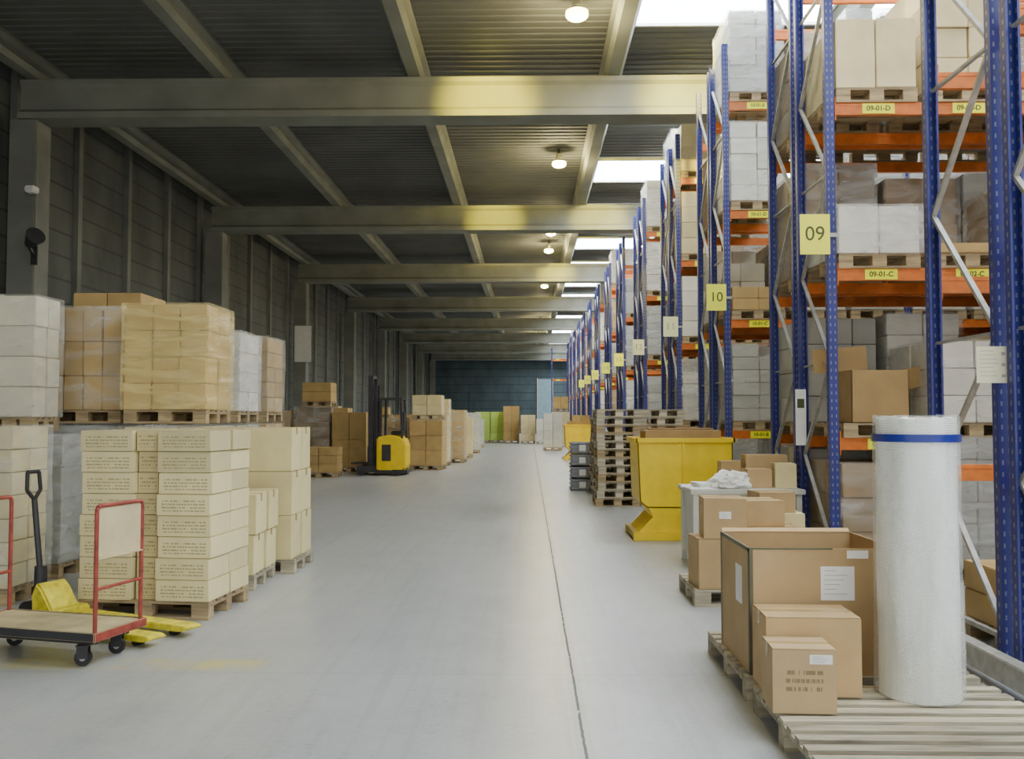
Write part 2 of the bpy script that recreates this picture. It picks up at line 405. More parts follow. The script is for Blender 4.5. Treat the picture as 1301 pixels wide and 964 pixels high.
for (x, yy, tx, ty, L) in ((-.7, 12.9, -.75, 16.4, sp), (2.75, 12.9, 2.9, 16.4, sp), (-1., 18.7, -1., 26.6, sp2), (2.1, 18.7, 2.1, 26.6, sp2), (1.1, 29.2, 1.1, 36.8, sp2)):
    e = empty('added_beam_spot', (x, yy, 8.0), 'small yellow spotlight added below the roof to throw a glow on a beam', 'spotlight', group='added yellow spotlights')
    d = Vector((tx-x, ty-yy, 7.42-8.0)); q = d.to_track_quat('-Z', 'Y').to_euler()
    ob('housing', sfm, rot=tuple(q), parent=e)
    o = bpy.data.objects.new('added_spot_light', L); COL.objects.link(o); o.parent = e; o.rotation_euler = q; o.location = d.normalized()*.02

# ------------------------------------------------------------------ pallets
def pallet_mesh(L=1.2, W=.8, mat='wood', slats=5, fill=.78):
    m = MB(); t = MT[mat]
    for i in range(3):
        yy = -W/2+.05+i*(W-.1)/2; m.box(-L/2, L/2, yy-.05, yy+.05, 0, .022, t)
        for j in range(3):
            xx = -L/2+.07+j*(L-.14)/2; m.box(xx-.07, xx+.07, yy-.05, yy+.05, .022, .1, t)
    for j in range(3):
        xx = -L/2+.07+j*(L-.14)/2; m.box(xx-.07, xx+.07, -W/2, W/2, .1, .122, t)
    w = W/(slats*1.0)*fill
    for i in range(slats):
        yy = -W/2+w/2+i*(W-w)/(slats-1); m.box(-L/2, L/2, yy-w/2, yy+w/2, .122, .144, t)
    return m.mesh('pallet')
PAL = pallet_mesh(1.08, .8); PAL2 = pallet_mesh(1.3, 1.1, 'woodl', 9, .62); PALR = pallet_mesh(.8, 1.1, 'wood', 6); PALN = pallet_mesh(1.1, .8, 'woodl', 6); PALG = pallet_mesh(.8, 1.1, 'woodg', 6)
def pallet(x, y, z=0, rot=0, me=None, label='wooden pallet standing on the concrete floor', group='wooden pallets'):
    return ob('wooden_pallet', me or PAL, (x, y, z), rot, None, label, 'pallet', group)

# ------------------------------------------------------------------ loads
_lc = {}
def cartons_mesh(w, d, h, nx, ny, nz, mat, seed=0):
    key = (w, d, h, nx, ny, nz, mat, seed)
    if key in _lc: return _lc[key]
    rd = random.Random(seed*31+nx+nz*7); m = MB(); g = .006
    for k in range(nz):
        for j in range(ny):
            for i in range(nx):
                if seed % 3 == 2 and k == nz-1 and rd.random() < .35: continue
                ox = rd.uniform(-.006, .006); oy = rd.uniform(-.016, .012)
                x0 = -w/2+i*w/nx; y0 = -d/2+j*d/ny; z0 = k*h/nz
                m.box(x0+g+ox, x0+w/nx-g+ox, y0+g+oy, y0+d/ny-g+oy, z0+.002, z0+h/nz-.004, MT[mat])
    me = m.mesh('cartons', .006); _lc[key] = me; return me
_wc = {}
def wrap_mesh(w, d, h, mat, seed=0):
    key = (w, d, h, mat, seed)
    if key in _wc: return _wc[key]
    rd = random.Random(seed); V = []; F = []; rows = 8; per = []
    nx, ny = 7, 6; a, b = w/2+.024, d/2+.024
    for i in range(nx): per.append((-a+2*a*i/nx, -b))
    for i in range(ny): per.append((a, -b+2*b*i/ny))
    for i in range(nx): per.append((a-2*a*i/nx, b))
    for i in range(ny): per.append((-a, b-2*b*i/ny))
    P = len(per)
    for r in range(rows+1):
        z = h*1.0*r/rows
        for (x, y) in per:
            s = 1+rd.uniform(-.006, .014)
            V.append((x*s, y*s, z+rd.uniform(-.02, .02) if 0 < r < rows else z+(.012 if r else -.0)))
    for r in range(rows):
        for i in range(P):
            j = (i+1) % P; F.append([r*P+i, r*P+j, (r+1)*P+j, (r+1)*P+i])
    F.append([rows*P+i for i in range(P)])
    me = bpy.data.meshes.new('stretch_wrap'); me.from_pydata(V, [], F); me.materials.append(MT[mat])
    for p in me.polygons: p.use_smooth = True
    me.set_sharp_from_angle(angle=R(40))
    _wc[key] = me; return me
def load(x, y, z, w, d, h, nx, ny, nz, mat='kraft_i', wrap=None, rot=0., seed=0, pal=True, label=None, group=None):
    nm = 'wrapped_pallet_load' if wrap else 'pallet_load'
    e = empty(nm, (x, y, z), label or 'pallet stacked with cardboard cartons', 'pallet load', rot, group)
    zz = 0
    if pal:
        pm = _lc.setdefault(('p', w, d), pallet_mesh(w, d)); ob('pallet', pm, parent=e); zz = .146
    ob('cartons', cartons_mesh(w, d, h-zz, nx, ny, nz, mat, seed), (0, 0, zz), parent=e)
    if wrap: ob('stretch_wrap', wrap_mesh(w, d, h-zz, wrap, seed), (0, 0, zz), parent=e)
    return e

_cc = {}
def carton(x, y, z, w, d, h, mat='kraft', rot=0., label='closed brown cardboard carton', group=None, tape=True, stick=None, tmat='tape'):
    key = (w, d, h, mat)
    if key not in _cc:
        m = MB(); m.box(-w/2, w/2, -d/2, d/2, 0, h-.004, MT[mat])
        m.box(-w/2+.001, w/2-.001, -d/2+.001, -.003, h-.004, h, MT[mat]); m.box(-w/2+.001, w/2-.001, .003, d/2-.001, h-.004, h, MT[mat])
        a = m.mesh('carton', .003)
        m = MB(); m.box(-w/2-.0015, w/2+.0015, -.025, .025, h-.0005, h+.001, MT[tmat])
        for s in (-1, 1): m.box(s*w/2-.0015, s*w/2+.0015, -.025, .025, h-.07, h+.001, MT[tmat])
        _cc[key] = (a, m.mesh('tape'))
    a, b = _cc[key]
    o = ob('cardboard_carton', a, (x, y, z), rot, None, label, 'box', group)
    if tape: ob('packing_tape', b, parent=o)
    if stick:
        sx, sz, sw, sh = stick
        m = MB(); m.box(sx-sw/2, sx+sw/2, -d/2-.003, -d/2-.0005, sz-sh/2, sz+sh/2, MT['white'])
        for i in range(4):
            m.box(sx-sw*.38, sx+sw*(.1+.07*((i*3) % 4)), -d/2-.0042, -d/2-.003, sz+sh*(.3-.2*i), sz+sh*(.34-.2*i), MT['inkl'])
        ob('shipping_label', m.mesh('sticker'), parent=o, label='white printed paper label')
    return o

# ------------------------------------------------------------------ racks
UH = 7.3
def cprof():
    m = MB(); b = MT['blue']
    m.box(-.045, .045, -.04, -.036, 0, UH, b); m.box(-.045, -.041, -.036, .03, 0, UH, b); m.box(.041, .045, -.036, .03, 0, UH, b)
    m.box(-.045, -.03, .03, .034, 0, UH, b); m.box(.03, .045, .03, .034, 0, UH, b)
    m.box(-.07, .07, -.07, .07, 0, .008, MT['bluep'])
    return m.mesh('upright')
UPM = cprof()
def brace_mesh(D):
    m = MB(); z = .25; s = 0; g = MT['galv']
    m.bar((0, 0, .2), (0, D, .2), .035, .03, g)
    while z+.95 < UH:
        a, b = (0, D) if s == 0 else (D, 0)
        m.bar((0, a, z), (0, b, z+.95), .036, .026, g); z += .95; s = 1-s
        if s == 0: m.bar((.012, 0, z), (.012, D, z), .03, .02, g)
    return m.mesh('brace')
def beam_mesh(L):
    m = MB(); o = MT['orange']
    m.box(0, L, -.025, .025, -.12, 0, o); m.box(0, L, -.03, -.025, -.03, 0, o)
    for x in (0, L-.012): m.box(x, x+.012, -.03, .03, -.17, .06, o)
    return m.mesh('beam')
BW = 2.7; BM = beam_mesh(BW-.1)
m = MB(); m.box(-.16, .16, -.002, 0, -.052, .052, MT['lab']); LBM = m.mesh('label')
m = MB(); m.box(-.148, .148, -.003, 0, -.2, .2, MT['sign']); SGM = m.mesh('sign', .0005)
m = MB(); m.box(-.148, .148, -.003, 0, -.2, .2, MT['signw']); SGW = m.mesh('sign', .0005)
SBK = MB().box(-.1, .16, .0, .012, -.02, .02, MT['galv']).mesh('bracket')
LV = [1.4, 3.07, 4.73, 6.4]
def rack(num, X, y0, bays, single=False, depth=.95, levels=LV, sign=True):
    e = empty('pallet_rack', (X, y0, 0), 'tall blue and orange steel pallet rack, row %02d' % num if num and num < 18 else 'tall blue and orange steel pallet rack', 'storage rack', group='pallet racks')
    bm_ = _lc.setdefault(('br', depth), brace_mesh(depth-.04))
    fr = [0.] if single else [0., depth+.2]
    for b in range(bays+1):
        for f in fr:
            ob('upright', UPM, (b*BW, f, 0), parent=e); ob('upright', UPM, (b*BW, f+depth, 0), math.pi, parent=e)
            ob('frame_brace', bm_, (b*BW, f+.02, 0), parent=e)
    for b in range(bays):
        for li, z in enumerate(levels):
            for f in fr:
                for yy in (f-.015, f+depth+.015):
                    ob('load_beam', BM, (b*BW+.05, yy, z), 0, parent=e)
            if b < 2:
                for k in range(3):
                    o = ob('beam_label', LBM, (b*BW+.48+.89*k, -.047, z-.06), parent=e)
                    if num in (9, 10) and b == 0 and k < 2:
                        t = text_mesh('%02d-%02d-%s' % (num, k+1, 'BCDE'[li]), .07, MT['ink'], .0015)
                        ob('lettering', t, (0, -.003, 0), (R(90), 0, 0), parent=o)
    if sign:
        o = ob('row_sign', SGW if num in (11, 12) else SGM, (-.175, -.075, 3.405), parent=e, label='pale yellow row number sign')
        ob('sign_bracket', SBK, (-.1, -.07, 3.4), parent=e)
        ob('lettering', text_mesh('%02d' % num, .2, MT['ink'] if num < 11 else MT['woodg'], .0), (0, -.005, 0), (R(90), 0, 0), parent=o)
    return e
XR0 = 3.0
rack(8, 3.03, 4.72, 3, sign=False, depth=.94, levels=[1.25, 2.65, 4.2, 5.8])
rows = {9: 9.0, 10: 13.7, 11: 18.1, 12: 23.4, 13: 28.5, 14: 33.3, 15: 38.7, 16: 43.7, 17: 48.7, 18: 53.6, 19: 58.6, 20: 63.6, 21: 68.6}
for n_, y0 in rows.items(): rack(n_, XR0, y0, 3 if n_ < 12 else (2 if n_ < 17 else 1), sign=n_ < 18)
rack(0, 1.9, 74.5, 1, single=True, sign=False)

cname = {'kraft_i': 'brown', 'dark_i': 'dark brown', 'cream_i': 'cream', 'white_i': 'white', 'grey_i': 'grey', 'green_i': 'lime green', 'beige_i': 'pale beige'}
def rlabel(mat, wrap):
    return ('film-wrapped pallet of %s cartons stored on the rack' if wrap else 'pallet of %s cartons stored on the rack') % cname[mat]
special = {}
special[(9, 0, 0, 3, 0)] = (.85, 2, 2, 1, 'cream_i', None)
special[(9, 0, 1, 3, 0)] = (1.35, 2, 2, 4, 'cream_i', None)
special[(9, 0, 0, 2, 0)] = (.62, 2, 2, 1, 'white_i', 'wrapw')
special[(9, 0, 1, 2, 0)] = (.25, 1, 1, 1, 'kraft_i', None)
special[(9, 0, 0, 1, 0)] = 'open'
special[(9, 0, 1, 1, 0)] = (.95, 2, 2, 3, 'white_i', 'wrap')
special[(9, 0, 0, 3, 1)] = (1.2, 2, 2, 3, 'dark_i', 'wrapw')
special[(9, 0, 0, 2, 1)] = (1.35, 2, 2, 3, 'dark_i', 'wrapw')
special[(9, 0, 1, 2, 1)] = (1.2, 2, 2, 2, 'dark_i', 'wrap')
special[(9, 0, 0, 1, 1)] = (1.3, 3, 2, 4, 'grey_i', None)
special[(9, 0, 0, 0, 0)] = (1.15, 2, 2, 3, 'dark_i', 'wrap')
special[(10, 0, 0, 4, 0)] = (1.4, 2, 2, 6, 'grey_i', 'wrapw')
special[(10, 0, 0, 3, 0)] = (1.35, 2, 2, 5, 'white_i', 'wrap')
special[(10, 0, 0, 2, 0)] = (.5, 2, 2, 2, 'kraft_i', None)
special[(10, 0, 0, 2, 1)] = (1.35, 2, 2, 4, 'white_i', None)
special[(10, 0, 0, 1, 0)] = (1.3, 2, 2, 6, 'grey_i', 'wrap')
special[(11, 0, 0, 4, 0)] = (1.1, 2, 2, 4, 'cream_i', None)
special[(11, 0, 0, 3, 0)] = (1.4, 2, 2, 4, 'cream_i', None)
special[(11, 0, 0, 2, 0)] = (1.35, 2, 2, 4, 'white_i', None)
special[(11, 0, 0, 1, 0)] = (1.35, 2, 2, 5, 'white_i', 'wrapw')
special[(12, 0, 0, 3, 0)] = (1.4, 2, 2, 6, 'white_i', 'wrapw')
opts = [(1.35, 2, 2, 5, 'white_i', 'wrap'), (1.2, 2, 2, 4, 'kraft_i', 'wrap'), (1.4, 2, 3, 6, 'grey_i', 'wrapw'), (.9, 2, 2, 3, 'dark_i', 'wrapw'),
        (1.3, 2, 2, 3, 'dark_i', None), (1.1, 1, 2, 3, 'cream_i', None), (1.4, 3, 3, 7, 'dark_i', 'wrap'), (1.25, 2, 3, 5, 'grey_i', 'wrap')]
rd = random.Random(11)
for n_, y0 in rows.items():
    nb = 3 if n_ < 11 else 1
    for b in range(nb):
        for s in range(3):
            if n_ >= 11 and s > 1: continue
            if n_ >= 18 and s > 0: continue
            for li, z in enumerate([0.]+LV):
                for back in (0, 1):
                    if n_ >= 14 and back and li < 4: continue
                    if n_ == 9 and li == 4: continue
                    o = special.get((n_, b, s, li, back))
                    if o is None:
                        if rd.random() < (.12 if s or n_ < 11 else .02): continue
                        if li == 4 and rd.random() < (.35 if n_ < 12 else .6): continue
                        o = rd.choice(opts)
                        if n_ >= 12 and s == 0: o = rd.choice([opts[0], opts[2], opts[0], opts[1], opts[7]])
                        if n_ == 9 and back == 0 and b == 0 and li in (1, 2, 3): o = rd.choice([opts[1], opts[4], opts[3]])
                    x = XR0+b*BW+.48+.89*s-(.0 if s < 2 else .02); y = y0+.475+(1.15 if back else 0)
                    if o == 'open':
                        pallet(x, y, z, 0, PALR, 'wooden pallet resting on the rack beams', 'rack pallets')
                        m = MB(); k = MT['kraftd']; a, bb, hh = .28, .3, .52
                        m.box(-a, a, -bb, -bb+.006, 0, hh, k); m.box(-a, a, bb-.006, bb, 0, hh, k); m.box(-a, -a+.006, -bb, bb, 0, hh, k); m.box(a-.006, a, -bb, bb, 0, hh, k); m.box(-a, a, -bb, bb, 0, .006, k)
                        q = ob('open_carton', m.mesh('carton'), (x-.02, y-.2, z+.146), 0, None, 'open brown cardboard carton with raised flap on the rack', 'box')
                        m = MB(); m.bar((-a, 0, hh), (-a-.02, 0, hh+.24), .006, .55, k); ob('carton_flap', m.mesh('flap'), parent=q)
                        m = MB(); m.bar((a, 0, hh), (a+.05, 0, hh-.2), .006, .55, k); ob('carton_flap', m.mesh('flap'), parent=q)
                        continue
                    h, nx, ny, nz, mat, wr = o
                    load(x-(.02 if s == 0 else 0), y, z, .8, 1.08, h, nx, ny, nz, mat, wr, seed=rd.randint(0, 5), label=rlabel(mat, wr), group='pallet loads on the racks')
for (x, y, z, o) in ((4.35, 6.2, 0, opts[1]), (5.25, 6.2, 0, opts[4]), (5.25, 6.2, 1.25, opts[1]), (3.62, 6.2, 0, (.55, 2, 2, 2, 'kraft_i', None)), (4.4, 6.2, 4.2, opts[1]), (4.45, 6.2, 1.25, (.7, 2, 2, 2, 'cream_i', None))):
    h, nx, ny, nz, mat, wr = o
    load(x, y+.14, z, .8, 1.0, h, nx, ny, nz, mat, wr, seed=1, label=rlabel(mat, wr), group='pallet loads on the racks')

m = MB(); m.box(-.1, .1, -.002, 0, -.115, .115, MT['cpaper'])
for i in range(7):
    m.box(-.08, .01+.009*((i*5) % 4), -.0032, -.002, .085-.026*i, .0885-.026*i, MT['inkl'])
for i in (0, 2, 4): m.box(.055, .08, -.0032, -.002, .06-.035*i, .08-.035*i, MT['inkl'])
ob('paper_notice', m.mesh('notice'), (2.91, 5.73, 1.93), 0, None, 'cream printed notice fixed to a blue rack upright', 'notice')
m = MB(); m.box(-.06, .06, -.002, .0, -.3, .3, MT['white']); m.box(-.04, .04, -.0035, -.002, .1, .2, MT['ink'])
ob('paper_notice', m.mesh('notice'), (2.93, 9.82, 1.6), R(8), None, 'long white paper sheet taped to a blue rack upright', 'notice')

# ------------------------------------------------------------------ LEFT stacks
def place(cx, cy, rot, lx, ly):
    return cx+lx*math.cos(rot)-ly*math.sin(rot), cy+lx*math.sin(rot)+ly*math.cos(rot)
ra = R(-5); AX, AY = -3.03, 7.6
pallet(AX, AY, 0, ra, PAL, 'worn wooden pallet under a stack of cream cartons')
for k in range(8):
    for j in (-1, 1):
        for i, (lx, w) in enumerate(((-.325, .44), (0, .17), (.325, .44))):
            dy = random.uniform(-.014, .008)+(.03 if i == 1 else 0)
            x, y = place(AX, AY, ra, lx+random.uniform(-.01, .01), j*.2+dy)
            carton(x, y, .146+k*.169, w, .385-(.03 if i == 1 else 0), .165, 'cprint2' if i == 1 else 'cprint', ra+R(random.uniform(-.8, .8)), 'narrow end of a printed cream carton in a stack' if i == 1 else 'flat cream carton with printed text stacked on a pallet', 'printed cream cartons', tape=False)
pallet(-3.1, 8.75, 0, R(2), PALN, 'wooden pallet holding a low stack of cream cartons')
for k in range(2):
    for (x, y, w) in ((-2.78, 8.55, .46), (-3.3, 8.55, .46), (-2.78, 8.96, .46), (-3.3, 8.96, .46)):
        carton(x+.02*k, y, .146+k*.37, w, .38, .365, 'cream', R(2), 'plain cream carton stacked on a pallet', 'cream cartons')
pallet(-2.95, 9.68, 0, 0, PALN, 'wooden pallet holding a tall stack of cream cartons')
for k in range(3):
    for i in range(2):
        for j in range(2):
            if k == 1 and i == 0 and j == 0:
                carton(-3.05, 9.5, .146+k*.45, .3, .36, .4, 'kraft', 0, 'brown carton tucked between cream cartons', None); continue
            carton(-3.2+i*.52+random.uniform(-.015, .01), 9.48+j*.4, .146+k*.45, .5, .385, .446, 'cream', R(random.uniform(-1, 1)), 'large cream carton stacked on a pallet', 'cream cartons')
def stack2(x, y, w, d, low, up, hl=1.5, hu=1.36):
    load(x, y, 0, w, d, hl, *low[:3], low[3], low[4], seed=1, label=low[5])
    if up: load(x, y, hl+.035, w, d, hu, *up[:3], up[3], up[4], seed=0, label=up[5])
stack2(-3.86, 9.92, .88, .78, (3, 2, 5, 'cream_i', 'wrap', 'wrapped pallet of cream cartons under another load'), (3, 2, 4, 'kraft_i', 'wrapy', 'brown cartons tightly wrapped in glossy film stacked high'), hu=1.27)
stack2(-4.92, 10.28, .86, .8, (2, 2, 4, 'grey_i', 'wrapw', 'grey film-wrapped pallet of cartons'), (4, 2, 3, 'kraft_i', 'wrap', 'brown kraft cartons in thin film stacked on another load'), hu=1.28)
stack2(-5.2, 11.4, .85, .8, (2, 2, 4, 'grey_i', 'wrapw', 'grey film-wrapped pallet of cartons'), (2, 2, 4, 'kraft_i', None, 'brown cartons stacked high behind other loads'), hu=1.6)
load(-5.02, 9.35, 0, .72, .8, 1.42, 2, 2, 4, 'grey_i', 'wrapw', label='grey film-wrapped pallet load standing on the floor')
stack2(-6.0, 9.3, .95, .7, (2, 2, 4, 'grey_i', 'wrapw', 'grey film-wrapped pallet of cartons'), (2, 2, 4, 'beige_i', 'wrap', 'pale beige cartons in clear film stacked on another load'), hl=1.5, hu=1.33)
load(-5.25, 9.3, 1.456, .5, .5, 1.38, 1, 2, 4, 'beige_i', 'wrap', pal=True, label='tall pale beige cartons on top of a load')
load(-4.93, 7.95, 0, 1.05, .6, 1.52, 3, 2, 7, 'cream_i', 'wrap', label='film-wrapped pallet of pale cartons with printed rows', seed=3)
stack2(-4.3, 12.3, .95, .9, (2, 2, 5, 'grey_i', 'wrap', 'grey wrapped pallet of cartons'), (2, 2, 4, 'white_i', 'wrapw', 'pale film-wrapped cartons stacked high'), hu=1.2)
stack2(-4.5, 14.2, 1.0, .9, (2, 2, 5, 'kraft_i', 'wrap', 'brown wrapped pallet of cartons'), (2, 2, 5, 'kraft_i', 'wrap', 'brown film-wrapped cartons stacked high'), hu=1.3)
for i, (x, y, h, mt, wr) in enumerate(((-6.9, 17.5, 1.6, 'dark_i', None), (-7.9, 20., 1.7, 'kraft_i', 'wrap'), (-7.4, 22.5, 1.7, 'dark_i', 'wrap'), (-8.6, 26.6, 1.8, 'cream_i', None),
        (-7.45, 26.6, 1.8, 'kraft_i', 'wrap'), (-6.35, 26.7, 1.9, 'dark_i', 'wrap'), (-5.27, 26.8, 1.75, 'kraft_i', None), (-5.6, 24.4, .8, 'kraft_i', None), (-6.8, 24.9, 1.2, 'kraft_i', None), (-6.3, 29.3, 1.9, 'kraft_i', None), (-5.2, 31, 1.7, 'dark_i', None),
        (-4.3, 29.5, 1.6, 'kraft_i', 'wrap'), (-4.6, 33, 1.7, 'kraft_i', None), (-3.1, 27.9, 1.5, 'kraft_i', None), (-3.15, 30.0, 2.2, 'cream_i', 'wrap'), (-2.75, 32.2, 1.85, 'kraft_i', 'wrap'), (-3.9, 34.8, 1.9, 'white_i', 'wrap'), (-2.75, 36.3, 1.6, 'cream_i', None),
        (-2.7, 40.9, 1.8, 'white_i', 'wrapw'), (-3.5, 43.5, 1.9, 'kraft_i', None), (-2.9, 48, 1.5, 'white_i', 'wrapw'), (-4.3, 47, 1.8, 'white_i', None), (-7.2, 32, 2., 'cream_i', None), (-6., 36, 2., 'kraft_i', None))):
    load(x, y, 0, 1.0, .9, h, 2, 2, 2+(i % 3), mt, wr, rot=R(random.uniform(-4, 4)), seed=i, label=('film-wrapped ' if wr else '')+cname[mt]+' carton load on the floor by the aisle', group='loads along the aisle')
load(-3.1, 27.9, 1.53, .9, .85, .75, 2, 2, 2, 'cream_i', None, label='short load of cream cartons stacked on another', group='loads along the aisle')
load(-6.2, 26.7, 1.92, .85, .8, .7, 1, 1, 2, 'kraft_i', None, pal=True, label='brown cartons stacked on a dark load', group='loads along the aisle')
for (x, y, w, h, mt) in ((-2.95, 58, .95, 1.95, 'green_i'), (-1.95, 58, .95, 1.95, 'green_i'), (-1.1, 57, 1., 2.3, 'kraft_i'), (-.05, 56, .9, 1.75, 'cream_i'), (-4.2, 57, 1., 1.9, 'white_i'), (-5.4, 58, 1.1, 2.1, 'kraft_i'),
                      (1.15, 44, .9, 1.8, 'white_i'), (1.75, 50, 1.0, 1.9, 'cream_i'), (.9, 55, .9, 1.5, 'white_i'), (2.3, 40.5, .8, 1.7, 'kraft_i')):
    load(x, y, 0, w, .9, h, 2, 2, 4, mt, None, seed=4, label='small stack of %s cartons near the end wall' % cname[mt], group='loads at the end of the aisle')
load(1.75, 50, 1.93, .8, .8, .8, 2, 2, 2, 'kraft_i', None, label='brown cartons stacked on another load', group='loads at the end of the aisle')

# ------------------------------------------------------------------ platform trolley
tr = empty('platform_trolley', (-3.24, 6.12, 0), 'flatbed trolley with worn deck, red tubular ends and beige panel', 'trolley', R(-14))
hw = .235
m = MB(); m.box(-.56, .56, -hw, hw, .2, .225, MT['ply']); m.box(-.56, .56, -hw-.015, -hw, .175, .23, MT['dsteel']); m.box(-.56, .56, hw, hw+.015, .175, .23, MT['dsteel']); m.box(-.575, -.56, -hw-.015, hw+.015, .175, .23, MT['red']); m.box(.56, .575, -hw-.015, hw+.015, .175, .23, MT['red'])
m.box(-.5, .5, -.17, -.13, .135, .2, MT['dsteel']); m.box(-.5, .5, .13, .17, .135, .2, MT['dsteel'])
ob('deck', m.mesh('deck', .002), parent=tr)
for s in (-1, 1):
    a = hw-.015
    pts = [(0, -a, .2), (0, -a, 1.0), (0, -a+.008, 1.022), (0, -a+.03, 1.03), (0, a-.03, 1.03), (0, a-.008, 1.022), (0, a, 1.0), (0, a, .2)]
    m = MB(); m.tube(pts, .014, MT['red'], 12); m.tube([(0, -a, .5), (0, a, .5)], .011, MT['red'], 10)
    ob('tubular_handle', m.mesh('handle', 0, True), (s*.545, 0, 0), parent=tr)
    if s == 1:
        m = MB(); m.box(-.008, .002, -a+.012, a-.012, .7, 1.02, MT['panel'])
        m.box(-.02, .018, -a+.005, a-.005, .69, .7, MT['panel'])
        ob('end_panel', m.mesh('panel', .002), (s*.545, 0, 0), parent=tr, label='solid beige board filling the top of the red handle')
for sx in (-.42, .42):
    for sy in (-.17, .15):
        c = ob('caster', MB().box(-.035, .035, -.027, -.021, .05, .135, MT['dsteel']).box(-.035, .035, .021, .027, .05, .135, MT['dsteel']).box(-.04, .04, -.035, .035, .128, .136, MT['dsteel']).mesh('c'), (sx, sy, 0), R(20), parent=tr)
        ob('wheel', MB().cyl((0, -.018, .053), (0, .018, .053), .052, .052, MT['black'], 24).cyl((0, -.02, .053), (0, .02, .053), .02, .02, MT['galv'], 12).mesh('w', 0, True), parent=c)

# ------------------------------------------------------------------ pallet jack
pj = empty('pallet_jack', (-3.64, 6.98, 0), 'worn yellow hand pallet jack with dark steering handle', 'pallet jack', R(-24))
for s in (-1, 1):
    m = MB(); pr = [(.0, .04), (1.15, .04), (1.22, .055), (1.24, .07), (1.2, .085), (0, .09)]
    m.prism(pr, s*.17-.075, s*.17+.075, MT['yel2']); ob('fork', m.mesh('fork', .006), parent=pj)
    ob('load_wheel', MB().cyl((1.05, s*.17-.035, .034), (1.05, s*.17+.035, .034), .034, .034, MT['black'], 16).mesh('w', 0, True), parent=pj)
m = MB(); m.prism([(-.12, .09), (.1, .05), (.1, .14), (-.02, .3), (-.08, .34), (-.13, .24)], -.13, .13, MT['yel2']); m.box(-.06, .08, -.245, .245, .05, .13, MT['yel2'])
ob('body', m.mesh('b', .015), parent=pj)
m = MB(); m.cyl((-.19, 0, .1), (-.19, 0, .44), .05, .045, MT['dsteel']); ob('pump', m.mesh('p', 0, True), parent=pj)
for s in (-1, 1): ob('steering_wheel', MB().cyl((-.22, s*.04, .09), (-.22, s*.1, .09), .09, .09, MT['black'], 24).mesh('w', 0, True), parent=pj)
m = MB(); m.tube([(-.2, 0, .42), (-.28, 0, .95)], .022, MT['dsteel'], 12); m.tube([(-.28, 0, .95), (-.29, -.06, 1.03), (-.3, -.05, 1.17), (-.3, .05, 1.17), (-.29, .06, 1.03), (-.28, 0, .95)], .015, MT['black'], 10)
ob('handle', m.mesh('h', 0, True), parent=pj)

# ------------------------------------------------------------------ forklift (faces -X)
fk = empty('reach_truck', (-3.95, 25.4, 0), 'yellow and black forklift truck with raised black mast', 'forklift')
m = MB(); m.prism([(-.25, .12), (.5, .12), (.56, .25), (.56, .85), (.45, 1.05), (.1, 1.12), (-.25, 1.05)], -.5, .5, MT['yellow']); ob('chassis', m.mesh('c', .04), parent=fk)
m = MB(); m.box(-.3, .6, -.52, .52, .06, .14, MT['dsteel']); m.box(-.8, -.25, -.5, -.36, .08, .26, MT['dsteel']); m.box(-.8, -.25, .36, .5, .08, .26, MT['dsteel']); m.box(-.1, .15, -.51, -.5, .4, .85, MT['dsteel']); ob('base_frame', m.mesh('b', .01), parent=fk)
m = MB()
for s in (-1, 1):
    m.box(-.5, -.36, s*.34-.05, s*.34+.05, .2, 2.75, MT['dsteel']); m.box(-.36, -.28, s*.24-.04, s*.24+.04, .25, 2.5, MT['dsteel'])
for z in (.5, 1.4, 2.1, 2.68): m.box(-.46, -.38, -.34, .34, z, z+.08, MT['dsteel'])
ob('mast', m.mesh('m', .005), parent=fk)
m = MB()
for x, y in ((-.15, -.42), (-.15, .42), (.45, -.42), (.45, .42)): m.bar((x, y, 1.0), (x*.9, y, 2.1), .06, .06, MT['dsteel'])
for i in range(6): m.box(-.2+.12*i, -.16+.12*i, -.45, .45, 2.1, 2.13, MT['dsteel'])
m.box(-.2, .45, -.47, -.42, 2.08, 2.14, MT['dsteel']); m.box(-.2, .45, .42, .47, 2.08, 2.14, MT['dsteel'])
ob('overhead_guard', m.mesh('g'), parent=fk)
ob('seat', MB().box(.1, .45, -.2, .2, 1.1, 1.22, MT['black']).box(.37, .47, -.2, .2, 1.2, 1.75, MT['black']).mesh('s', .03), parent=fk)
for s in (-1, 1):
    ob('fork', MB().box(-1.0, -.5, s*.2-.05, s*.2+.05, .3, .34, MT['dsteel']).box(-.54, -.5, s*.2-.05, s*.2+.05, .3, .8, MT['dsteel']).mesh('f'), parent=fk)
    ob('wheel', MB().cyl((-.68, s*.43-.06, .13), (-.68, s*.43+.06, .13), .13, .13, MT['black']).mesh('w', 0, True), parent=fk)
    ob('wheel', MB().cyl((.35, s*.43-.06, .16), (.35, s*.43+.1, .16), .16, .16, MT['black']).mesh('w', 0, True), parent=fk)

